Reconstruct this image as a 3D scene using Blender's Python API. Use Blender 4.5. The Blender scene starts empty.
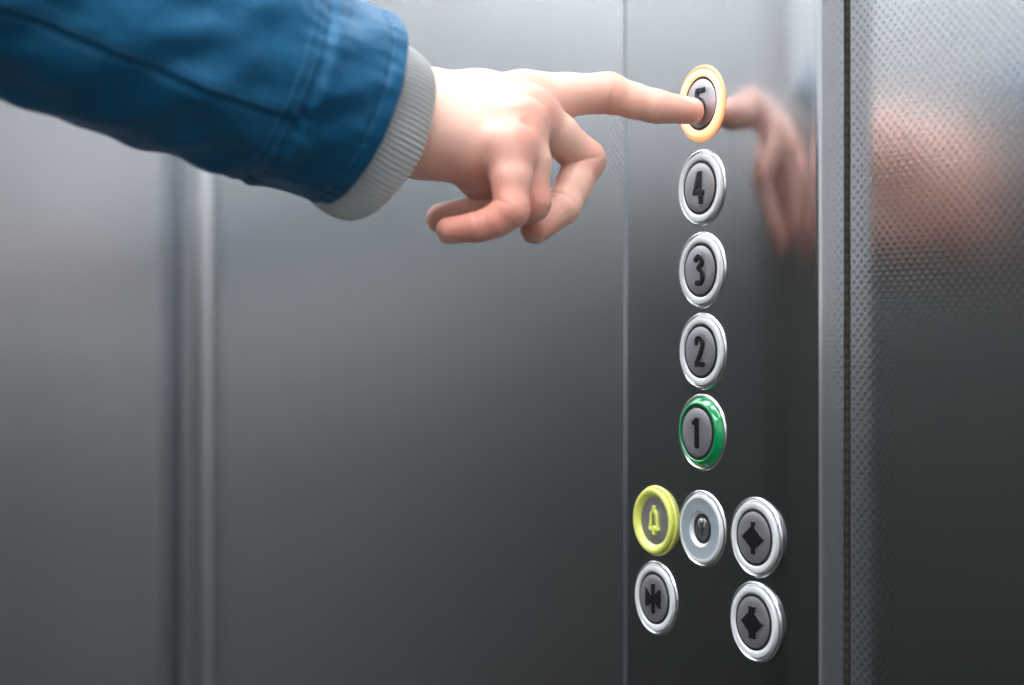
import bpy, math, random
import numpy as np
from mathutils import Vector, noise as mnoise

random.seed(4)
scene = bpy.context.scene
COL = scene.collection

# ------------------------------------------------------------------ camera geometry
F = 1600.0                    # focal length in pixels of a 1024 px wide frame
AX = math.radians(30.6)       # angle between the wall and the optical axis
d = np.array([-math.cos(AX), math.sin(AX), 0.0])     # optical axis
r = np.array([math.sin(AX), math.cos(AX), 0.0])      # picture right
HZ = 336.0                    # horizon row
CAM = -(0.8 * d + 0.095 * r); CAM[2] = 1.2

def P(px, py, dep):
    """point seen at (px,py) at depth dep metres"""
    return CAM + dep * (d + (px - 512) / F * r) + np.array([0, 0, (HZ - py) * dep / F])

def on_wall(px, py=HZ, y=0.0):
    t = (px - 512) / F
    dep = (y - CAM[1]) / (d[1] + t * r[1])
    return P(px, py, dep)

# ------------------------------------------------------------------ materials
def new_mat(name):
    m = bpy.data.materials.new(name); m.use_nodes = True
    nt = m.node_tree
    return m, nt, nt.nodes['Principled BSDF']

def simple(name, col, rough=0.4, metal=0.0, emit=None, es=0.0, **kw):
    m, nt, b = new_mat(name)
    b.inputs['Base Color'].default_value = (*col, 1)
    b.inputs['Roughness'].default_value = rough
    b.inputs['Metallic'].default_value = metal
    if emit:
        b.inputs['Emission Color'].default_value = (*emit, 1)
        b.inputs['Emission Strength'].default_value = es
    for k, v in kw.items():
        b.inputs[k.replace('_', ' ')].default_value = v
    return m

def N(nt, kind, **kw):
    n = nt.nodes.new(kind)
    for k, v in kw.items(): setattr(n, k, v)
    return n

def math_node(nt, op, a, b=None, clamp=False):
    n = nt.nodes.new('ShaderNodeMath'); n.operation = op; n.use_clamp = clamp
    for i, v in enumerate((a, b)):
        if v is None: continue
        if isinstance(v, (int, float)): n.inputs[i].default_value = v
        else: nt.links.new(v, n.inputs[i])
    return n.outputs[0]

def dimpled_steel(name, axis_h, col=(0.56, 0.57, 0.58), rough=0.2, depth=0.45):
    """linen embossed stainless sheet: bumps on a 4.87 mm staggered lattice"""
    m, nt, b = new_mat(name)
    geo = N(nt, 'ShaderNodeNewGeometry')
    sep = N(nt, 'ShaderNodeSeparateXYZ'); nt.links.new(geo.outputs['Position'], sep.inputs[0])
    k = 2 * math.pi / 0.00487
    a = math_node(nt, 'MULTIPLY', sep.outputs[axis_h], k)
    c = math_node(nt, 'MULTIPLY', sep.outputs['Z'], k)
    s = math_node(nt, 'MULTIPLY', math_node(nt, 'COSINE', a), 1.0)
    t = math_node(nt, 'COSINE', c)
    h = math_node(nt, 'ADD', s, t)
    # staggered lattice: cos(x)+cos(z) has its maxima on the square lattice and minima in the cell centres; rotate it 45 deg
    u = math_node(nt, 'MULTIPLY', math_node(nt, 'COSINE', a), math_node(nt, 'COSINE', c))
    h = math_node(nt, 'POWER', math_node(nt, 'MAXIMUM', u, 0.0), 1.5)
    bump = N(nt, 'ShaderNodeBump'); bump.inputs['Strength'].default_value = 1.0
    bump.inputs['Distance'].default_value = 0.00016 * depth
    nt.links.new(h, bump.inputs['Height'])
    nt.links.new(bump.outputs[0], b.inputs['Normal'])
    cr = N(nt, 'ShaderNodeMix'); cr.data_type = 'RGBA'  # relief shading of the dimples is also put into the base colour
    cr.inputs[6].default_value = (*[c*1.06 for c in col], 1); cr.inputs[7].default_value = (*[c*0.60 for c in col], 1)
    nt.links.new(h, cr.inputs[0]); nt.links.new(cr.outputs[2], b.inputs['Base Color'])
    b.inputs['Metallic'].default_value = 1.0
    b.inputs['Roughness'].default_value = rough
    return m

def brushed_steel(name, col=(0.50, 0.51, 0.525), rough=0.17, stretch=(900, 900, 6), amt=0.00002, rv=0.04):
    m, nt, b = new_mat(name)
    geo = N(nt, 'ShaderNodeNewGeometry')
    mp = N(nt, 'ShaderNodeMapping'); mp.inputs['Scale'].default_value = stretch
    nt.links.new(geo.outputs['Position'], mp.inputs[0])
    nz = N(nt, 'ShaderNodeTexNoise'); nz.inputs['Scale'].default_value = 1.0; nz.inputs['Detail'].default_value = 3
    nt.links.new(mp.outputs[0], nz.inputs['Vector'])
    mr = N(nt, 'ShaderNodeMapRange')
    mr.inputs['To Min'].default_value = rough - rv; mr.inputs['To Max'].default_value = rough + rv
    nt.links.new(nz.outputs[0], mr.inputs[0]); nt.links.new(mr.outputs[0], b.inputs['Roughness'])
    bump = N(nt, 'ShaderNodeBump'); bump.inputs['Distance'].default_value = amt
    nt.links.new(nz.outputs[0], bump.inputs['Height']); nt.links.new(bump.outputs[0], b.inputs['Normal'])
    b.inputs['Base Color'].default_value = (*col, 1); b.inputs['Metallic'].default_value = 1.0
    return m

M = {}
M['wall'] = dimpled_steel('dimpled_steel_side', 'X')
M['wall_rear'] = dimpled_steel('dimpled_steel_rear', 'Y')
M['panel'] = brushed_steel('brushed_steel_panel')
M['strip'] = simple('satin_strip', (0.62, 0.63, 0.65), 0.3, 1.0)
M['slate'] = simple('slate_strip', (0.36, 0.38, 0.41), 0.2, 1.0)
M['gasket_shadow'] = simple('gasket_gap_shadow', (0.03, 0.028, 0.02), 0.6)
def beaded(m):  # dotted shade of the dimpled wall edge, put into the strip colour
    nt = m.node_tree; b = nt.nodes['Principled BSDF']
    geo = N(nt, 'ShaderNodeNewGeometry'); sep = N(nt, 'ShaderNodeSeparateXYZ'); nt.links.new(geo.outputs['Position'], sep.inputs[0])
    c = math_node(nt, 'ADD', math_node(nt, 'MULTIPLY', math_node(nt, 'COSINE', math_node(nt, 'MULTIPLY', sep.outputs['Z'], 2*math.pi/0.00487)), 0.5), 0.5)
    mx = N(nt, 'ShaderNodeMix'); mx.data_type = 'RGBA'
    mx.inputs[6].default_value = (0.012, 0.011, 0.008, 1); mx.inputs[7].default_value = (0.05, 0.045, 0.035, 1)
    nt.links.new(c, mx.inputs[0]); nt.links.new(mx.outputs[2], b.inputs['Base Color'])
beaded(M['gasket_shadow'])
M['chrome'] = simple('polished_chrome', (0.82, 0.82, 0.83), 0.24, 1.0)
M['white'] = simple('satin_white_collar', (0.60, 0.625, 0.65), 0.32, 0.0, Coat_Weight=0.3)
M['dark'] = simple('black_gap', (0.012, 0.011, 0.014), 0.5)
M['face'] = brushed_steel('grey_button_face', (0.44, 0.43, 0.46), 0.38, (700, 700, 700), 0.00004, 0.06)
M['face'].node_tree.nodes['Principled BSDF'].inputs['Metallic'].default_value = 0.85
M['face_low'] = M['face']
M['black'] = simple('black_relief', (0.008, 0.008, 0.01), 0.28)
M['green'] = simple('green_translucent_plastic', (0.0, 0.24, 0.07), 0.16, 0.0, emit=(0.0, 0.5, 0.12), es=0.03, Coat_Weight=0.6)
M['yellow'] = simple('yellow_translucent_plastic', (0.64, 0.68, 0.15), 0.3, 0.0, emit=(0.6, 0.7, 0.04), es=0.05, Coat_Weight=0.4)
M['glow'] = simple('lit_amber_ring', (0.45, 0.35, 0.28), 0.4, 0.0, emit=(1.0, 0.56, 0.27), es=1.3)
M['rim'] = simple('lit_amber_rim', (0.5, 0.3, 0.2), 0.35, 0.0, emit=(1.0, 0.33, 0.07), es=0.8)
M['lockgrey'] = simple('grey_anodised_ring', (0.36, 0.42, 0.47), 0.38, 0.35)

def skin_mat():
    m, nt, b = new_mat('skin')
    at = N(nt, 'ShaderNodeAttribute'); at.attribute_name = 'flush'
    an = N(nt, 'ShaderNodeAttribute'); an.attribute_name = 'nail'
    tc = N(nt, 'ShaderNodeTexCoord')
    nz = N(nt, 'ShaderNodeTexNoise'); nz.inputs['Scale'].default_value = 45; nz.inputs['Detail'].default_value = 4
    nt.links.new(tc.outputs['Object'], nz.inputs['Vector'])
    f = math_node(nt, 'ADD', at.outputs['Fac'], math_node(nt, 'MULTIPLY', math_node(nt, 'SUBTRACT', nz.outputs[0], 0.5), 0.5), True)
    mx = N(nt, 'ShaderNodeMix'); mx.data_type = 'RGBA'
    mx.inputs[6].default_value = (0.79, 0.51, 0.41, 1); mx.inputs[7].default_value = (0.66, 0.27, 0.205, 1)
    nt.links.new(f, mx.inputs[0])
    m2 = N(nt, 'ShaderNodeMix'); m2.data_type = 'RGBA'; m2.inputs[7].default_value = (0.76, 0.43, 0.35, 1)
    nt.links.new(an.outputs['Fac'], m2.inputs[0]); nt.links.new(mx.outputs[2], m2.inputs[6])
    nt.links.new(m2.outputs[2], b.inputs['Base Color'])
    rr = N(nt, 'ShaderNodeMapRange'); rr.inputs['To Min'].default_value = 0.46; rr.inputs['To Max'].default_value = 0.2
    nt.links.new(an.outputs['Fac'], rr.inputs[0]); nt.links.new(rr.outputs[0], b.inputs['Roughness'])
    b.inputs['Subsurface Weight'].default_value = 0.35
    b.inputs['Subsurface Radius'].default_value = (1.0, 0.35, 0.2)
    b.inputs['Subsurface Scale'].default_value = 0.006
    v = N(nt, 'ShaderNodeTexVoronoi'); v.inputs['Scale'].default_value = 900
    n2 = N(nt, 'ShaderNodeTexNoise'); n2.inputs['Scale'].default_value = 160; n2.inputs['Detail'].default_value = 3
    nt.links.new(tc.outputs['Object'], v.inputs['Vector']); nt.links.new(tc.outputs['Object'], n2.inputs['Vector'])
    h = math_node(nt, 'ADD', math_node(nt, 'MULTIPLY', v.outputs['Distance'], 0.25), n2.outputs[0])
    h = math_node(nt, 'MULTIPLY', h, math_node(nt, 'SUBTRACT', 1.0, an.outputs['Fac']))
    bump = N(nt, 'ShaderNodeBump'); bump.inputs['Distance'].default_value = 0.0005; bump.inputs['Strength'].default_value = 0.5
    nt.links.new(h, bump.inputs['Height']); nt.links.new(bump.outputs[0], b.inputs['Normal'])
    return m
M['skin'] = skin_mat()

def fabric_mat():
    m, nt, b = new_mat('navy_twill')
    tc = N(nt, 'ShaderNodeTexCoord')
    nz = N(nt, 'ShaderNodeTexNoise'); nz.inputs['Scale'].default_value = 26; nz.inputs['Detail'].default_value = 5
    nt.links.new(tc.outputs['Object'], nz.inputs['Vector'])
    mx = N(nt, 'ShaderNodeMix'); mx.data_type = 'RGBA'
    mx.inputs[6].default_value = (0.002, 0.050, 0.118, 1); mx.inputs[7].default_value = (0.006, 0.105, 0.225, 1)
    nt.links.new(nz.outputs[0], mx.inputs[0]); nt.links.new(mx.outputs[2], b.inputs['Base Color'])
    b.inputs['Roughness'].default_value = 0.46
    b.inputs['Specular IOR Level'].default_value = 0.5
    b.inputs['Sheen Weight'].default_value = 0.18
    b.inputs['Sheen Tint'].default_value = (0.25, 0.6, 1.0, 1)
    b.inputs['Specular Tint'].default_value = (0.45, 0.75, 1.0, 1)
    b.inputs['Sheen Roughness'].default_value = 0.4
    n2 = N(nt, 'ShaderNodeTexNoise'); n2.inputs['Scale'].default_value = 1500
    n3 = N(nt, 'ShaderNodeTexNoise'); n3.inputs['Scale'].default_value = 60; n3.inputs['Detail'].default_value = 4
    nt.links.new(tc.outputs['Object'], n2.inputs['Vector']); nt.links.new(tc.outputs['Object'], n3.inputs['Vector'])
    h = math_node(nt, 'ADD', math_node(nt, 'MULTIPLY', n2.outputs[0], 0.1), n3.outputs[0])
    bump = N(nt, 'ShaderNodeBump'); bump.inputs['Distance'].default_value = 0.005; bump.inputs['Strength'].default_value = 0.5
    nt.links.new(h, bump.inputs['Height']); nt.links.new(bump.outputs[0], b.inputs['Normal'])
    return m
M['fabric'] = fabric_mat()
M['thread'] = simple('pale_blue_thread', (0.05, 0.2, 0.36), 0.6)
M['knit'] = simple('grey_rib_knit', (0.54, 0.56, 0.555), 0.9, 0.0, Sheen_Weight=0.3)
M['floor'] = simple('dark_rubber_floor', (0.03, 0.033, 0.03), 0.6)
M['ceil'] = simple('white_ceiling_sheet', (0.75, 0.76, 0.78), 0.5)
M['laminate'] = simple('grey_laminate', (0.028, 0.032, 0.029), 0.45)
M['midgrey'] = simple('mid_grey_laminate', (0.22, 0.225, 0.23), 0.4)
M['pale'] = simple('pale_grey_laminate', (0.68, 0.69, 0.70), 0.4)
M['lamp'] = simple('wall_wash_diffuser', (0.9, 0.9, 0.9), 0.5, 0.0, emit=(0.97, 0.985, 1.0), es=17.0)
M['lamp_near'] = simple('lamp_diffuser_near', (0.9, 0.9, 0.9), 0.5, 0.0, emit=(0.98, 0.98, 1.0), es=13.0)
M['lampframe'] = simple('lamp_frame', (0.7, 0.7, 0.72), 0.35, 1.0)

# ------------------------------------------------------------------ mesh helpers
def link(name, verts, faces, mat, parent=None, smooth=True, angle=None):
    me = bpy.data.meshes.new(name)
    me.from_pydata([tuple(map(float, v)) for v in verts], [], [tuple(map(int, f)) for f in faces])
    me.validate(); me.update()
    if mat is not None:
        for mm in (mat if isinstance(mat, (list, tuple)) else [mat]): me.materials.append(mm)
    if smooth:
        me.polygons.foreach_set('use_smooth', [True] * len(me.polygons))
        if angle: me.set_sharp_from_angle(angle=math.radians(angle))
    o = bpy.data.objects.new(name, me); COL.objects.link(o)
    if parent is not None: o.parent = parent
    return o

def empty(name, loc, label, cat, group=None):
    o = bpy.data.objects.new(name, None); COL.objects.link(o); o.location = loc
    o.empty_display_size = 0.02
    o['label'] = label; o['category'] = cat
    if group: o['group'] = group
    return o

def structure(o): o['kind'] = 'structure'; return o

def box(name, lo, hi, mat, parent=None):
    x0, y0, z0 = lo; x1, y1, z1 = hi
    v = [(x0,y0,z0),(x1,y0,z0),(x1,y1,z0),(x0,y1,z0),(x0,y0,z1),(x1,y0,z1),(x1,y1,z1),(x0,y1,z1)]
    f = [(0,3,2,1),(4,5,6,7),(0,1,5,4),(1,2,6,5),(2,3,7,6),(3,0,4,7)]
    return link(name, v, f, mat, parent, smooth=False)

def lathe(name, prof, mat, parent=None, seg=112, angle=32, mats=None):
    """prof: list of (radius mm, height mm above the panel face). local: X right, Z up, -Y out of the panel"""
    v = []; f = []; mi = []
    for (rad, h) in prof:
        for k in range(seg):
            a = 2 * math.pi * k / seg
            v.append((rad * math.cos(a) / 1000, -h / 1000, rad * math.sin(a) / 1000))
    n = len(prof)
    for i in range(n - 1):
        for k in range(seg):
            k2 = (k + 1) % seg
            f.append((i*seg+k, i*seg+k2, (i+1)*seg+k2, (i+1)*seg+k)); mi.append(mats[i] if mats else 0)
    if prof[-1][0] < 0.6:
        f.append(tuple((n-1)*seg + k for k in range(seg))); mi.append(mats[-1] if mats else 0)
    o = link(name, v, f, mat, parent, True, angle)
    if mats: o.data.polygons.foreach_set('material_index', mi)
    return o

def surface_nets(D, origin, h):
    """D: 3-D array of signed distances (negative inside). returns verts, quads"""
    s = D < 0
    nx, ny, nz = D.shape
    c = s[:-1,:-1,:-1].astype(np.int8)
    cnt = np.zeros((nx-1, ny-1, nz-1), np.int8)
    for i in (0,1):
        for j in (0,1):
            for k in (0,1):
                cnt += s[i:nx-1+i, j:ny-1+j, k:nz-1+k]
    act = (cnt > 0) & (cnt < 8)
    idx = -np.ones(act.shape, np.int64)
    cells = np.argwhere(act)
    idx[act] = np.arange(len(cells))
    acc = np.zeros((len(cells), 3)); num = np.zeros(len(cells))
    corners = [(i,j,k) for i in (0,1) for j in (0,1) for k in (0,1)]
    for a in corners:
        for ax in range(3):
            if a[ax]: continue
            b = list(a); b[ax] = 1
            da = D[cells[:,0]+a[0], cells[:,1]+a[1], cells[:,2]+a[2]].astype(float)
            db = D[cells[:,0]+b[0], cells[:,1]+b[1], cells[:,2]+b[2]].astype(float)
            m = (da < 0) != (db < 0)
            t = np.where(m, da / np.where(m, da - db, 1), 0)
            p = np.tile(np.array(a, float), (len(cells), 1)); p[:, ax] += t
            acc[m] += p[m]; num[m] += 1
    V = (cells + acc / num[:, None]) * h + np.array(origin)
    Q = []
    for ax in range(3):
        sl = [slice(None)]*3; sl2 = [slice(None)]*3
        sl[ax] = slice(0, -1); sl2[ax] = slice(1, None)
        A = s[tuple(sl)]; B = s[tuple(sl2)]
        e = np.argwhere(A != B)
        o1, o2 = [(1,2),(2,0),(0,1)][ax]
        ok = (e[:,o1] > 0) & (e[:,o2] > 0) & (e[:,o1] < D.shape[o1]-1) & (e[:,o2] < D.shape[o2]-1)
        e = e[ok]
        def cell(du, dv):
            q = e.copy(); q[:,o1] -= du; q[:,o2] -= dv
            return idx[q[:,0], q[:,1], q[:,2]]
        quad = np.stack([cell(1,1), cell(0,1), cell(0,0), cell(1,0)], 1)
        flip = ~A[e[:,0], e[:,1], e[:,2]]
        quad[flip] = quad[flip][:, ::-1]
        Q.append(quad)
    return V, np.concatenate(Q)

def relax(V, Q, it=2, lam=0.5):
    e = np.concatenate([Q[:, [0,1]], Q[:, [1,2]], Q[:, [2,3]], Q[:, [3,0]]])
    e = np.concatenate([e, e[:, ::-1]])
    for _ in range(it):
        for l in (lam, -lam * 1.02):
            acc = np.zeros_like(V); n = np.zeros(len(V))
            np.add.at(acc, e[:,0], V[e[:,1]]); np.add.at(n, e[:,0], 1)
            V = V + l * (acc / np.maximum(n, 1)[:, None] - V)
    return V

# 2-D distance helpers for the raised symbols (millimetres)
def seg2(X, Y, a, b, rad):
    ax, ay = a; bx, by = b
    L = max((bx-ax)**2 + (by-ay)**2, 1e-9)
    t = np.clip(((X-ax)*(bx-ax) + (Y-ay)*(by-ay)) / L, 0, 1)
    return np.hypot(X - ax - t*(bx-ax), Y - ay - t*(by-ay)) - rad

def stroke(pts, rad, closed=False):
    def fn(X, Y):
        D = np.full(X.shape, 1e3)
        pp = list(pts) + ([pts[0]] if closed else [])
        for a, b in zip(pp[:-1], pp[1:]): D = np.minimum(D, seg2(X, Y, a, b, rad))
        return D
    return fn

def poly(pts, rnd=0.2):
    def fn(X, Y):
        D = np.full(X.shape, 1e6); ins = np.zeros(X.shape, bool)
        for i in range(len(pts)):
            a = pts[i]; b = pts[(i+1) % len(pts)]
            D = np.minimum(D, seg2(X, Y, a, b, 0))
            c = ((a[1] > Y) != (b[1] > Y))
            xx = (b[0]-a[0]) * (Y-a[1]) / ((b[1]-a[1]) if abs(b[1]-a[1]) > 1e-9 else 1e-9) + a[0]
            ins ^= c & (X < xx)
        return np.where(ins, -D, D) - rnd
    return fn

def curve_pts(pts, n=6):
    out = []
    P_ = [pts[0]] + list(pts) + [pts[-1]]
    for i in range(1, len(P_) - 2):
        p0, p1, p2, p3 = [np.array(q, float) for q in P_[i-1:i+3]]
        for k in range(n):
            t = k / n
            out.append(tuple(0.5*((2*p1) + (-p0+p2)*t + (2*p0-5*p1+4*p2-p3)*t*t + (-p0+3*p1-3*p2+p3)*t**3)))
    out.append(tuple(pts[-1]))
    return out

def symbol(name, fns, base, top, mat, parent, hgrid=0.22, ext=9.0, rnd=0.35):
    n = int(2*ext/hgrid) + 1
    xs = np.linspace(-ext, ext, n)
    hs = np.arange(base - 1.0, top + 0.8, hgrid)
    X, Z = np.meshgrid(xs, xs, indexing='ij')
    d2 = np.full(X.shape, 1e3)
    for fn in fns: d2 = np.minimum(d2, fn(X, Z))
    mid = (base + top) / 2; half = (top - base) / 2
    w1 = (d2 + rnd)[:, None, :] + 0*hs[None, :, None]
    w2 = (np.abs(hs - mid) - half + rnd)[None, :, None] + 0*w1
    D = np.minimum(np.maximum(w1, w2), 0) + np.hypot(np.maximum(w1, 0), np.maximum(w2, 0)) - rnd
    V, Q = surface_nets(D, (-ext, hs[0], -ext), 1.0)
    step = xs[1] - xs[0]
    V = np.stack([-ext + (V[:,0]+ext)*step, hs[0] + (V[:,1]-hs[0])*hgrid, -ext + (V[:,2]+ext)*step], 1)
    V = V * np.array([1, -1, 1]) / 1000
    return link(name, V, Q[:, ::-1], mat, parent, True)

# ------------------------------------------------------------------ the lift car
PAN = 0.0222                      # the panel stands this far off the wall
XR = on_wall(190, HZ, PAN)[0]                        # rear wall
XF, YO, ZT = 1.25, -1.45, 2.25
xl = on_wall(620)[0]; xr = on_wall(818, HZ, 0.0045)[0]
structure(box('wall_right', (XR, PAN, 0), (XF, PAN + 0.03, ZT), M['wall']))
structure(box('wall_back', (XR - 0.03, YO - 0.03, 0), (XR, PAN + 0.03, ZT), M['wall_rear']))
structure(box('wall_left', (XR, YO - 0.03, 0), (XF, YO, ZT), M['pale']))
structure(box('trim_added_left', (XR, YO, 0), (XF, YO + 0.012, 1.50), M['laminate']))  # unseen dark panel added so the steel reflects darker low down
structure(box('trim_added_front', (XF - 0.012, YO + 0.012, 0), (XF, PAN, 1.2), M['midgrey']))  # unseen grey panel added to darken the lower reflections
structure(box('wall_front', (XF, YO - 0.03, 0), (XF + 0.03, PAN + 0.03, ZT), M['pale']))
structure(box('floor', (XR - 0.03, YO - 0.03, -0.03), (XF + 0.03, PAN + 0.03, 0), M['floor']))
structure(box('ceiling', (XR - 0.03, YO - 0.03, ZT), (XF + 0.03, PAN + 0.03, ZT + 0.03), M['ceil']))

# corner cover strip (rounded)
def corner_strip():
    cx, cy = XR, PAN
    prof = [(0.056, 0), (0.055, -0.004), (0.048, -0.009), (0.034, -0.0125), (0.020, -0.0135), (0.010, -0.0125), (0.004, -0.009), (0.001, -0.004), (0.001, 0)]
    v = []; f = []
    for z in (0.0, ZT):
        for (a, b) in prof: v.append((cx + a, cy + b, z))
    n = len(prof)
    for i in range(n - 1): f.append((i, i+1, n+i+1, n+i))
    return link('trim_1', v, f, M['strip'], None, True, 50)
structure(corner_strip())
structure(box('trim_4', (XR, PAN - 0.028, 0), (XR + 0.002, PAN - 0.002, ZT), M['slate']))  # darker strip on the rear wall beside the corner

# control panel: full height folded sheet with rounded long edges
def control_panel():
    # flat in the middle, the long margins fall away in a shallow curve, then a tight round
    def margin(w, drop, rad, n=14):
        out = []
        for k in range(n + 1):
            t = k / n
            out.append((w * (1 - t), drop * (1 - t)**2))
        return out
    wl, dl, wr, dr, R = 0.006, 0.0006, 0.040, 0.0050, 0.0030
    prof = [(xl, PAN - 0.0002), (xl, dl + R)]
    for k in range(1, 7):
        a = math.pi/2 * k/7
        prof.append((xl + R - R*math.cos(a), dl + R - R*math.sin(a)))
    for (a, b) in margin(wl, dl, 0): prof.append((xl + R + wl - a, b))
    for (a, b) in margin(wr, dr, 0)[::-1]: prof.append((xr - R - wr + a, b))
    for k in range(1, 9):
        a = math.pi/2 * k/8
        prof.append((xr - R + R*math.sin(a), dr + R - R*math.cos(a)))
    prof.append((xr, PAN - 0.0002))
    v = []; f = []
    z0, z1 = 0.0, 2.12
    for z in (z0, z1):
        for (a, b) in prof: v.append((a, b, z))
    n = len(prof)
    for i in range(n - 1): f.append((i, i+1, n+i+1, n+i))
    f.append(tuple(range(n))[::-1]); f.append(tuple(range(n, 2*n)))
    f.append((n-1, 0, n, 2*n-1))
    o = link('control_panel', v, f, M['panel'], None, True, 40)
    o['label'] = 'tall brushed steel lift control panel standing proud of the dimpled steel wall'
    o['category'] = 'control panel'
    return o
control_panel()
structure(box('trim_2', (xr + 0.0002, PAN - 0.0012, 0.0), (xr + 0.0010, PAN - 0.0001, 2.12), M['gasket_shadow']))  # dark strip standing in for the shadowed gap at the gasket seam

# ------------------------------------------------------------------ buttons
GROUP = 'round buttons on the lift control panel'
def bezel(t, mat=None, name='bezel'):
    return lathe(name, [(19.3, -0.3), (19.2, 0.35), (18.8, 0.8), (18.2, 0.9), (17.5, 0.45), (17.1, 0.2), (17.0, -0.3)], mat or M['chrome'], t)

def collar(t, mat, h=1.9):
    return lathe('ring', [(16.9, -0.2), (16.9, h-0.5), (16.7, h-0.15), (16.3, h), (14.6, h-0.05), (14.0, h-0.25), (13.6, h-0.7), (13.5, 0.1)], mat, t)

def face(t, h=1.7, rad=13.5, mat=None):
    # thin black gap round a slightly domed plate
    f = lathe('face', [(rad, h-1.2), (rad, h-0.40), (rad-1.35, h-0.40), (rad-1.35, h-0.12), (rad-1.6, h), (8, h+0.18), (3, h+0.25), (0.3, h+0.26)],
              [M['dark'], mat or M['face']], t, mats=[0, 0, 0, 1, 1, 1, 1, 1])
    return f

DIG = {
 '1': [stroke([(0.5, 6.4), (0.5, -6.4)], 1.55), stroke([(0.4, 6.4), (-1.9, 4.9)], 1.25)],
 '2': [stroke(curve_pts([(-2.6, 4.2), (-1.9, 6.2), (0.5, 6.7), (2.5, 4.9), (2.2, 2.2), (0.2, -2.0), (-2.3, -5.9)]), 1.35), poly([(-3.6, -7.4), (3.8, -7.4), (3.8, -5.2), (-2.8, -5.2)])],
 '3': [stroke(curve_pts([(-2.7, 5.4), (-0.6, 6.7), (1.9, 5.6), (2.0, 3.2), (-0.4, 1.0)]), 1.4), stroke(curve_pts([(-0.4, 1.0), (2.3, -0.8), (2.9, -3.8), (1.3, -6.2), (-1.8, -6.4)]), 1.45)],
 '4': [stroke([(0.2, 7.0), (-3.2, -2.3)], 1.2), poly([(-4.4, -3.5), (4.2, -3.5), (4.2, -1.4), (-4.0, -1.4)]), poly([(0.2, 8.0), (2.0, 8.0), (2.0, -1.2), (0.2, -1.2)]), poly([(0.0, -1.6), (3.2, -1.6), (2.8, -8.0), (0.6, -8.0)])],
 '5': [poly([(-2.9, 7.6), (3.8, 7.6), (3.8, 5.4), (-2.9, 5.4)]), stroke([(-2.4, 6.2), (-2.6, 1.0)], 1.2), stroke(curve_pts([(-2.6, 1.0), (0.4, 1.8), (2.6, -0.6), (2.6, -4.0), (0.6, -6.3), (-2.6, -6.0)]), 1.4)],
}
BAR = lambda w: poly([(-w, 7.7), (w, 7.7), (w, -7.7), (-w, -7.7)])
OPEN1 = [poly([(-8.0, 0), (-1.0, 5.2), (1.0, 5.2), (8.0, 0), (1.0, -5.2), (-1.0, -5.2)]), BAR(1.1)]
OPEN2 = [poly([(-8.0, 0), (-1.6, 5.2), (1.6, 5.2), (8.0, 0), (1.6, -5.2), (-1.6, -5.2)]), BAR(2.2)]
CLOSE = [poly([(-6.3, 5.2), (-4.6, 4.6), (-0.6, 0.4), (-0.6, -0.4), (-4.6, -4.2), (-6.3, -4.6)]), poly([(6.3, 5.2), (4.6, 4.6), (0.6, 0.4), (0.6, -0.4), (4.6, -4.2), (6.3, -4.6)]), BAR(1.15)]
BELL = [stroke(curve_pts([(-3.9, -4.2), (-2.9, -2.2), (-2.5, 1.2), (-1.9, 3.8), (0, 5.3), (1.9, 3.8), (2.5, 1.2), (2.9, -2.2), (3.9, -4.2)]), 0.85),
        stroke([(-3.9, -4.2), (-1.4, -4.4), (0, -3.3), (1.4, -4.4), (3.9, -4.2)], 0.85), stroke([(0, 6.0), (0, 6.9)], 1.1), stroke([(0, -5.4), (0, -6.2)], 1.25)]

def button(px, py, label):
    p = on_wall(px, py)
    return empty('push_button', (p[0], 0, p[2]), label, 'button', GROUP)

def floor_button(px, py, ch, label, ring=None, press=0.0):
    t = button(px, py, label)
    bezel(t, M['rim'] if ring else None)
    collar(t, ring or M['white'])
    f = face(t, 1.7 - press)
    symbol('numeral', DIG[ch], 1.5 - press, 2.75 - press, M['black'], f)
    return t

t5 = floor_button(702.0, 103.6, '5', 'round button marked 5 with glowing amber ring, under the pressing fingertip', M['glow'], 0.8)
floor_button(702.0, 187.8, '4', 'round button marked 4 with white ring, directly below the glowing amber button')
floor_button(702.4, 270.2, '3', 'round button marked 3 with white ring, between the buttons marked 4 and 2')
floor_button(702.8, 351.3, '2', 'round button marked 2 with white ring, directly above the green ringed button')

# ground floor button with the raised green collar
t1 = button(702.6, 432.4, 'round button marked 1 set in a raised glossy green ring')
bezel(t1)
lathe('ring', [(17.6, -0.2), (17.6, 0.5), (17.0, 1.4), (15.9, 2.6), (15.3, 3.3), (14.7, 3.65), (14.1, 3.6), (13.7, 3.1), (13.6, 2.0)], M['green'], t1, angle=60)
f1 = face(t1, 3.6)
symbol('numeral', DIG['1'], 3.4, 4.65, M['black'], f1)

# alarm bell button
tb = button(656.4, 520.6, 'yellow-green raised alarm button with a bell symbol, left of the key lock')
lathe('base_ring', [(18.3, -0.3), (18.3, 0.5), (17.9, 0.9), (17.2, 0.9), (16.8, 0.2)], M['yellow'], tb)
lathe('ring', [(16.5, 0.1), (17.0, 1.8), (17.1, 2.6), (16.5, 3.3), (15.3, 3.4), (14.1, 2.9), (13.1, 1.7), (12.3, 0.9)], M['yellow'], tb, angle=60)
fb = lathe('face', [(12.7, 0.4), (12.5, 1.0), (8, 1.1), (0.3, 1.15)], M['face'], tb)
symbol('bell_symbol', BELL, 0.95, 2.3, M['yellow'], fb)

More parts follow.
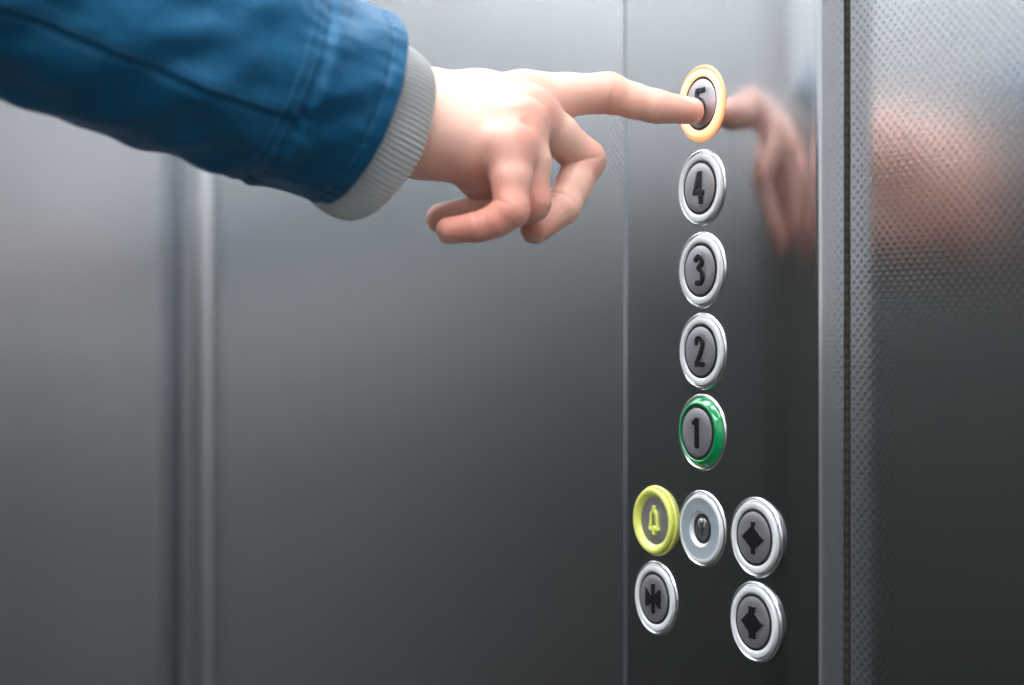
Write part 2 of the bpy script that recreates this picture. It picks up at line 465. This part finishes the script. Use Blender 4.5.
# key switch
pk = on_wall(702.6, 528.7)
tk = empty('key_switch', (pk[0], 0, pk[2]), 'round grey key lock with a chrome cylinder, right of the yellow bell button', 'lock')
bezel(tk)
lathe('ring', [(17.0, -0.2), (17.0, 1.3), (16.7, 1.7), (15.6, 1.9), (15.2, 1.75), (9.2, 1.75), (8.8, 1.5), (7.2, -0.4), (6.4, -1.2)], [M['lockgrey'], M['white']], tk, mats=[1,1,1,1,0,0,1,1,1], angle=28)
core = lathe('cylinder', [(6.4, -1.2), (6.3, -0.1), (5.9, 0.1), (5.7, -0.1), (5.6, 0.2), (0.3, 0.25)], [M['dark'], M['chrome']], tk, mats=[0,0,0,0,1,1])
symbol('keyway', [poly([(-0.7, 3.6), (0.7, 3.6), (0.7, -3.4), (-0.7, -3.4)]), stroke([(0.0, 1.0), (0.9, 0.0)], 0.7)], -0.4, 0.42, M['dark'], core, 0.2, 6.0, 0.1)
lathe('dust_cover', [(2.6, 0.2), (2.4, 0.9), (1.4, 1.3), (0.3, 1.4)], M['chrome'], core, seg=24)
bpy.data.objects['dust_cover'].location = (-0.0002, 0, 0.0028)

# door buttons
for px, py, syms, nm, label in (
    (656.3, 598.0, CLOSE, 'door_symbol', 'round door-close button with arrows pointing inwards at a bar, below the yellow bell button'),
    (756.4, 537.4, OPEN1, 'door_symbol', 'upper right round door-open button with arrows outwards from a thin bar, beside the key lock'),
    (755.6, 621.9, OPEN2, 'door_symbol', 'lower right round door-open button with arrows outwards from a thick bar, lowest on the panel')):
    t = button(px, py, label)
    bezel(t); collar(t, M['white']); f = face(t, 1.7)
    symbol(nm, syms, 1.5, 2.7, M['black'], f)

# ------------------------------------------------------------------ the hand (one continuous surface)
# joints: picture column, picture row, depth (m), radius (mm)
def J(px, py, dep, rad): return (P(px, py, dep), rad / 1000.0)
FR = np.stack([r, d, [0, 0, 1]])          # work frame: right, depth, up
def L3(p): return FR @ (np.asarray(p) - CAM)

wf = J(428, 107, 0.762, 15.2); wn = J(424, 136, 0.737, 16.6)
index  = [J(523, 95, 0.7800, 11.6), J(566, 95, 0.7850, 10.2), J(608, 93.0, 0.7900, 10.0), J(634, 101, 0.7910, 8.4), J(655, 106.3, 0.7920, 8.2), J(691, 110.8, 0.7945, 6.7)]
middle = [J(529, 113, 0.7620, 11.2), J(557, 134, 0.7720, 9.7), J(585, 160, 0.7830, 9.9), J(574, 185, 0.7770, 8.7), J(562, 207, 0.7700, 8.5), J(535, 228.5, 0.7580, 7.3)]
ring   = [J(521, 124, 0.7450, 10.6), J(530, 162, 0.7420, 9.3), J(531, 203, 0.7400, 8.9), J(505, 211, 0.7480, 8.0), J(480, 211, 0.7560, 7.7), J(441, 218.5, 0.7640, 7.2)]
little = [J(509, 147, 0.7290, 10.0), J(511, 178, 0.7240, 8.9), J(511, 210, 0.7200, 8.1), J(496, 221, 0.7200, 7.0), J(479, 226.5, 0.7210, 6.6), J(449, 230.5, 0.7230, 6.0)]
thumb  = [J(470, 128, 0.7800, 15.0), J(497, 138, 0.7910, 11.5), J(520, 141, 0.7940, 9.4), J(541, 148, 0.7900, 7.6)]
fingers = [index, middle, ring, little]
arm_dir_a = P(360, 108, 0.700); arm_dir_b = P(-164, -60, 0.600)

H = 0.0008
allp = [j for f in fingers + [thumb] for j in f]
pts = np.array([L3(j[0]) for j in allp] + [L3(wf[0]), L3(wn[0]), L3(P(345, 100, 0.69))])
lo = pts.min(0) - 0.024; hi = pts.max(0) + 0.024
shape = np.ceil((hi - lo) / H).astype(int)
GX, GY, GZ = [lo[i] + H * np.arange(shape[i], dtype=np.float32) for i in range(3)]
GX = GX.astype(np.float32)[:, None, None]; GY = GY.astype(np.float32)[None, :, None]; GZ = GZ.astype(np.float32)[None, None, :]

def cone(a, b):
    """distance to a tapered capsule between two joints"""
    pa, ra = L3(a[0]), a[1]; pb, rb = L3(b[0]), b[1]
    ab = pb - pa; L = float(ab @ ab)
    t = ((GX-pa[0])*ab[0] + (GY-pa[1])*ab[1] + (GZ-pa[2])*ab[2]) / L
    np.clip(t, 0, 1, out=t)
    q = np.sqrt((GX-pa[0]-t*ab[0])**2 + (GY-pa[1]-t*ab[1])**2 + (GZ-pa[2]-t*ab[2])**2)
    return (q - (ra + t*(rb-ra))).astype(np.float32)

def ball(p, rad):
    c = L3(p)
    return (np.sqrt((GX-c[0])**2 + (GY-c[1])**2 + (GZ-c[2])**2) - rad).astype(np.float32)

def smin(a, b, k):
    h = np.clip(0.5 + 0.5*(b-a)/k, 0, 1)
    return b + (a-b)*h - k*h*(1-h)

# palm and wrist
fa = (P(352, 104, 0.734), 0.018); fb_ = (P(352, 122, 0.718), 0.019)
palm = smin(cone(wf, wn), smin(cone(fa, wf), cone(fb_, wn), 0.012), 0.010)
for f, w0 in ((index, wf), (middle, J(427, 115, 0.747, 15)), (ring, J(426, 127, 0.739, 15)), (little, wn)):
    base = (np.asarray(w0[0]), w0[1] - 0.001)
    palm = smin(palm, cone(base, (f[0][0], f[0][1] - 0.0012)), 0.011)
palm = smin(palm, cone(J(462, 148, 0.740, 15.5), J(484, 166, 0.744, 13.5)), 0.009)     # heel of the hand
palm = smin(palm, cone(J(478, 176, 0.754, 10.0), J(505, 165, 0.757, 10.0)), 0.009)     # palm towards the finger roots
palm = smin(palm, cone(J(445, 118, 0.768, 14.0), thumb[0]), 0.010)                     # ball of the thumb
# knuckles and tendons on the back of the hand
for f, kk in zip(fingers, (0.006, 0.006, 0.006, 0.006)):
    p = f[0][0] + np.array([0, 0, 0.0004]) - 0.0012*d
    if f is not index: palm = smin(palm, ball(p, f[0][1] - 0.0006), 0.008)
palm = smin(palm, ball(P(478, 98, 0.770), 0.0125), 0.010)
palm = smin(palm, ball(P(471, 157, 0.7315), 0.0088), 0.006)      # bony bump at the heel
DD = palm
chains = []
for f in fingers + [thumb]:
    ch = None
    for a, b in zip(f[:-1], f[1:]):
        c = cone(a, b); ch = c if ch is None else smin(ch, c, 0.0028)
    chains.append((f, ch))
for f, ch in chains:
    prox = smin(cone(f[0], f[1]), cone(f[1], (f[2][0], f[2][1]-0.001)), 0.003)
    DD = smin(DD, prox, 0.0065)
for f, ch in chains:
    DD = smin(DD, ch, 0.0010)
    # fingertip pad
# webs between neighbouring finger roots
for a, b in ((index, middle), (middle, ring), (ring, little)):
    m1 = (a[1][0]*0.45 + a[0][0]*0.55, 0.0068); m2 = (b[1][0]*0.45 + b[0][0]*0.55, 0.0068)
    DD = smin(DD, cone(m1, m2), 0.006)

# valleys between the knuckles
for a, b, am in ((index, middle, 0.0), (middle, ring, 0.0013), (ring, little, 0.0015)):
    up_ = np.array([0, 0, 0.0095]) - 0.004*d
    m1 = 0.5*(a[0][0]+b[0][0]) + up_ + 0.006*r; m2 = 0.5*(0.45*a[1][0]+0.55*a[0][0] + 0.45*b[1][0]+0.55*b[0][0]) + up_*0.6
    g = np.minimum(cone((m1 - 0.016*r, 0.0), (m1, 0.0)), cone((m1, 0.0), (m2, 0.0)))
    DD += (am*np.exp(-(g/0.0048)**2)).astype(np.float32)

# creases across the joints (shallow rings cut round the inner side of each bend)
def crease(c, axis, inner, rad, depth=0.0007, width=0.0009, off=0.0):
    c = L3(np.asarray(c)) ; ax = FR @ axis; inn = FR @ inner
    X = GX-c[0]; Y = GY-c[1]; Z = GZ-c[2]
    s = X*ax[0]+Y*ax[1]+Z*ax[2] - off
    side = (X*inn[0]+Y*inn[1]+Z*inn[2])/rad
    near = np.exp(-((X*X+Y*Y+Z*Z)/(rad*1.7)**2)**3)
    return (depth*np.exp(-(s/width)**2)*np.clip(side+0.35, 0, 1)*near).astype(np.float32)

def unit(v): v = np.asarray(v, float); return v/np.linalg.norm(v)
for f in fingers:
    for i in (2, 4):
        a0 = unit(f[i-1][0]-f[i][0]); b0 = unit(f[i+1][0]-f[i][0]); ax = unit(b0-a0)
        inn = a0+b0
        if f is index: inn = np.array([0, 0, -1.0])
        inn = unit(inn - ax*(inn@ax))
        DD += crease(f[i][0], ax, inn, f[i][1])
        if i == 2 or f is index:                      # wrinkles over the back of the joint
            for off in (-0.0026, 0.0, 0.0026):
                DD += crease(f[i][0], ax, -inn, f[i][1], 0.00028, 0.0007, off)

# nails: slightly raised plates on the back of each last joint
nails = []
for f in fingers + [thumb]:
    ax = unit(f[-1][0]-f[-2][0])
    if f is index: n0 = np.array([0.1, 0, 1.0])
    elif f is thumb: n0 = -d*-1.0 + np.array([0, 0, 0.2])
    else: n0 = unit(f[-2][0]-f[0][0]) + 0.35*d
    n0 = unit(n0 - ax*(n0@ax)); bb = np.cross(ax, n0)
    c = f[-1][0] + ax*0.0005
    rr_ = f[-1][1]
    cl = L3(c); A = FR@ax; B = FR@bb; Nn = FR@n0
    X = GX-cl[0]; Y = GY-cl[1]; Z = GZ-cl[2]
    s = X*A[0]+Y*A[1]+Z*A[2]; t = X*B[0]+Y*B[1]+Z*B[2]; u = X*Nn[0]+Y*Nn[1]+Z*Nn[2]
    foot = np.maximum((np.abs(s)/0.0062)**4 + (np.abs(t)/(rr_*0.78))**4, 0)
    groove = np.exp(-((foot-1.0)/0.35)**2) * (u > 0)
    DD += (0.00035*groove).astype(np.float32)
    nails.append((c, ax, bb, n0, rr_))

V, Q = surface_nets(DD, lo, H)
V = relax(V, Q, 3, 0.5)
W = CAM + V @ FR
del GX, GY, GZ, palm, chains
flush = np.zeros(len(W))
for f in fingers:
    for i, s_, amp in ((0, 0.011, 0.5), (2, 0.011, 0.55), (4, 0.008, 0.35), (5, 0.011, 0.65)):
        q = np.linalg.norm(W - f[i][0], axis=1) - f[i][1]*0.6
        flush += amp*np.exp(-(np.maximum(q, 0)/s_)**2)
low = P(480, 200, 0.72)
flush += 0.45*np.exp(-(np.linalg.norm(W-low, axis=1)/0.028)**2)
for f in (middle, ring, little):
    kp = f[0][0] + np.array([0, 0, 0.006]) + 0.006*r - 0.004*d
    flush += 0.28*np.exp(-(np.linalg.norm(W-kp, axis=1)/0.0085)**2)
flush = np.clip(flush, 0, 1)
nail = np.zeros(len(W))
for c, ax, bb, n0, rr_ in nails:
    q = W - c
    foot = (np.abs(q@ax)/0.0060)**4 + (np.abs(q@bb)/(rr_*0.76))**4
    nail = np.maximum(nail, ((foot < 1) & (q@n0 > 0.2*rr_) & (np.linalg.norm(q, axis=1) < 0.013)).astype(float))
hand = link('person', W, Q, M['skin'])
for nm_, arr in (('flush', flush), ('nail', nail)):
    at = hand.data.attributes.new(nm_, 'FLOAT', 'POINT'); at.data.foreach_set('value', arr.astype(np.float32))
hand['label'] = "person's arm in a navy blue jacket, index finger pressing the button marked 5"
hand['category'] = 'person'

# ------------------------------------------------------------------ sleeve and knitted cuff
def frame(axis):
    ax = unit(axis); up = unit(np.array([0, 0, 1.0]) - ax*ax[2]); side = np.cross(ax, up)
    return ax, up, side

A0 = P(354, 108, 0.718)
AB = P(-164, -104, 0.616)
ax, up, side = frame(AB - A0)         # ax runs up the arm, away from the hand
LEN = 0.62
def sleeve():
    NS, NT = 300, 220
    ring_n = []
    v = []; f = []
    def rad(s, th):
        base = 0.0492 + 0.003*min(s/0.4, 1.3) + 0.0055*math.exp(-((s-0.11)/0.06)**2)*max(0.0, -math.cos(th))
        p = A0 + ax*s + base*(up*math.cos(th) + side*math.sin(th))
        q = Vector((p[0]*18, p[1]*18, p[2]*18))
        # large soft folds, running slightly round the arm
        w = mnoise.noise(Vector((s*22 + 1.4*math.sin(th), math.cos(th)*1.3, math.sin(th)*1.3 + 4))) * 0.0034
        w += mnoise.noise(Vector((s*46 + 2.2*math.cos(th+0.6), math.cos(th)*2.2 + 7, math.sin(th)*2.2))) * 0.0030
        w += mnoise.noise(q*3.0) * 0.0010
        fade = min(1.0, 0.25 + s/0.03)
        b = base + w*fade
        # stitched band 35 mm from the opening and the lengthwise seam
        b -= 0.0011*math.exp(-((s-0.036)/0.0022)**2)
        b += 0.0009*math.exp(-((s-0.031)/0.004)**2)
        b -= 0.0007*math.exp(-((s-0.0065)/0.0012)**2)
        dth = (th - SEAM + math.pi) % (2*math.pi) - math.pi
        if s > 0.036:
            b -= 0.0014*math.exp(-((dth*base)/0.0016)**2)
            b += 0.0010*math.exp(-((dth*base-0.005)/0.004)**2)
        # puckers next to the stitching
        b += 0.0003*math.sin(th*34 + 5*mnoise.noise(Vector((th*2, s*30, 1))))*(math.exp(-((s-0.036)/0.010)**2) + math.exp(-((s-0.006)/0.006)**2))
        return b
    rows = []
    # inside lining first, then round the hem, then up the outside
    for s in (0.05, 0.03, 0.012, 0.004, 0.001): rows.append((s, -0.0035, 1))
    rows.append((-0.0006, -0.0026, 1)); rows.append((-0.0012, -0.0013, 1)); rows.append((-0.0006, -0.0003, 1))
    for i in range(NS+1):
        s = LEN*(i/NS)**1.35; rows.append((s, 0.0, 1))
    for (s, off, _) in rows:
        for k in range(NT):
            th = 2*math.pi*k/NT
            b = rad(max(s, 0), th) + off
            v.append(A0 + ax*s + b*(0.93*up*math.cos(th) + 1.0*side*math.sin(th)))
    n = len(rows)
    for i in range(n-1):
        for k in range(NT):
            k2 = (k+1) % NT
            f.append((i*NT+k, (i+1)*NT+k, (i+1)*NT+k2, i*NT+k2))
    f.append(tuple((n-1)*NT+k for k in range(NT))[::-1])
    o = link('jacket_sleeve', v, f, M['fabric'], hand, True)
    # stitching: short threads along the hem and the band
    tv = []; tf = []
    def thread(s0, t0, s1, t1):
        p = []
        for s_, t_ in ((s0, t0), (s1, t1)):
            b = rad(s_, t_) + 0.00005
            p.append(A0 + ax*s_ + b*(0.93*up*math.cos(t_) + side*math.sin(t_)))
        dirv = unit(p[1]-p[0]); nrm = unit(0.5*(p[0]+p[1]) - (A0 + ax*0.5*(s0+s1))); sd = np.cross(dirv, nrm)
        base = len(tv)
        for q in p:
            for a in (0, math.pi/2, math.pi, 1.5*math.pi):
                tv.append(q + 0.00026*(math.cos(a)*sd + math.sin(a)*nrm))
        for k in range(4):
            k2 = (k+1) % 4; tf.append((base+k, base+k2, base+4+k2, base+4+k))
        tf.append((base+3, base+2, base+1, base)); tf.append((base+4, base+5, base+6, base+7))
    dt = 0.0030/0.046
    for s_ in (0.0065, 0.0395, 0.0440):
        th = 0.0
        tv.clear(); tf.clear()
        while th < 2*math.pi:
            thread(s_, th, s_, th + dt*0.66); th += dt
        link('stitching', tv, tf, M['thread'], o, True)
    tv.clear(); tf.clear()
    s_ = 0.045
    while s_ < 0.5:
        thread(s_, SEAM + 0.075, s_ + 0.002, SEAM + 0.075); s_ += 0.003
    link('stitching', tv, tf, M['thread'], o, True)
    return o
SEAM = 0.0
# the lengthwise seam passes through picture point (170, 75): find its angle
best = None
for k in range(720):
    th = 2*math.pi*k/720
    p = A0 + ax*0.13 + 0.047*(0.93*up*math.cos(th) + side*math.sin(th))
    if (0.93*up*math.cos(th) + side*math.sin(th)) @ d > 0: continue
    l = L3(p); xx = 512 + F*l[0]/l[1]; yy = HZ - F*l[2]/l[1]
    tgt = 26 + (xx-53)*(125-26)/(288-53)
    e = abs(yy - tgt)
    if best is None or e < best[0]: best = (e, th)
SEAM = best[1]
sleeve()

C1 = P(378, 134, 0.732)
cax, cup, cside = frame(P(330, 107, 0.713) - C1)
def knit_cuff():
    NT = 1000; NR = 100
    prof = [(0.030, -0.0040), (0.010, -0.0036), (0.002, -0.0034), (-0.0012, -0.0026), (-0.0020, -0.0012), (-0.0014, 0.0), (0.0, 0.0006)]
    for i in range(1, 17): prof.append((0.0022*i, 0.0010 + 0.0009*math.sin(min(i/8, 1)*math.pi/2)))
    v = []; f = []
    for (s, off) in prof:
        for k in range(NT):
            th = 2*math.pi*k/NT
            rb = 0.00105*math.cos(NR*th + 0.5*math.sin(s*60)) if off > -0.0034 else 0
            b = 0.0396 - 0.24*max(s - 0.010, 0) + off + rb + 0.0012*mnoise.noise(Vector((math.cos(th)*1.6, math.sin(th)*1.6, s*25)))
            v.append(C1 + cax*s + b*(1.03*cup*math.cos(th) + 0.88*cside*math.sin(th)))
    n = len(prof)
    for i in range(n-1):
        for k in range(NT):
            k2 = (k+1) % NT; f.append((i*NT+k, (i+1)*NT+k, (i+1)*NT+k2, i*NT+k2))
    return link('knit_cuff', v, f, M['knit'], hand, True)
knit_cuff()

# ------------------------------------------------------------------ ceiling lights
def ceiling_light(x0, x1, y0, y1, label, mat):
    t = empty('ceiling_light', ((x0+x1)/2, (y0+y1)/2, ZT), label, 'ceiling light', 'lamps in the lift ceiling')
    cx, cy = (x0+x1)/2, (y0+y1)/2
    hx, hy = (x1-x0)/2, (y1-y0)/2
    v = []; f = []
    e = 0.012
    for (a, z) in ((e, 0), (e, -0.012), (0, -0.012), (0, 0)):
        for sx, sy in ((-1,-1),(1,-1),(1,1),(-1,1)): v.append((sx*(hx+a), sy*(hy+a), z))
    for i in range(3):
        for k in range(4): f.append((i*4+k, i*4+(k+1)%4, (i+1)*4+(k+1)%4, (i+1)*4+k))
    link('frame', v, f, M['lampframe'], t, False)
    box('diffuser', (-hx, -hy, -0.008), (hx, hy, -0.001), mat, t)
ceiling_light(-0.80, 0.95, -0.55, -0.20, 'long white ceiling lamp above the control panel side of the lift', M['lamp_near'])
ceiling_light(-0.80, 0.95, -1.35, -1.05, 'long white ceiling lamp added out of view to wash the far side wall of the lift', M['lamp'])  # unseen lamp added to brighten the upper far wall for the reflections

# world: almost black, the car is closed
w = bpy.data.worlds.new('World'); scene.world = w; w.use_nodes = True
w.node_tree.nodes['Background'].inputs[0].default_value = (0.5, 0.55, 0.6, 1)
w.node_tree.nodes['Background'].inputs[1].default_value = 0.05

# ------------------------------------------------------------------ camera
cd = bpy.data.cameras.new('camera'); cam = bpy.data.objects.new('camera', cd); COL.objects.link(cam)
cam.location = CAM
cam.rotation_euler = Vector(tuple(d)).to_track_quat('-Z', 'Y').to_euler()
cd.sensor_width = 36.0; cd.lens = F/1024*36.0
cd.shift_y = (HZ - 342.5)/1024.0
cd.clip_start = 0.01
cd.dof.use_dof = True; cd.dof.focus_distance = 0.795; cd.dof.aperture_fstop = 4.2
scene.camera = cam

scene.view_settings.view_transform = 'Standard'
scene.view_settings.look = 'None'
scene.view_settings.gamma = 1.0
scene.view_settings.use_curve_mapping = False
scene.view_settings.exposure = 0.0
scene.cycles.use_denoising = True
scene.cycles.denoising_prefilter = 'ACCURATE'
scene.cycles.max_bounces = 12; scene.cycles.glossy_bounces = 8
scene.cycles.sample_clamp_indirect = 6.0
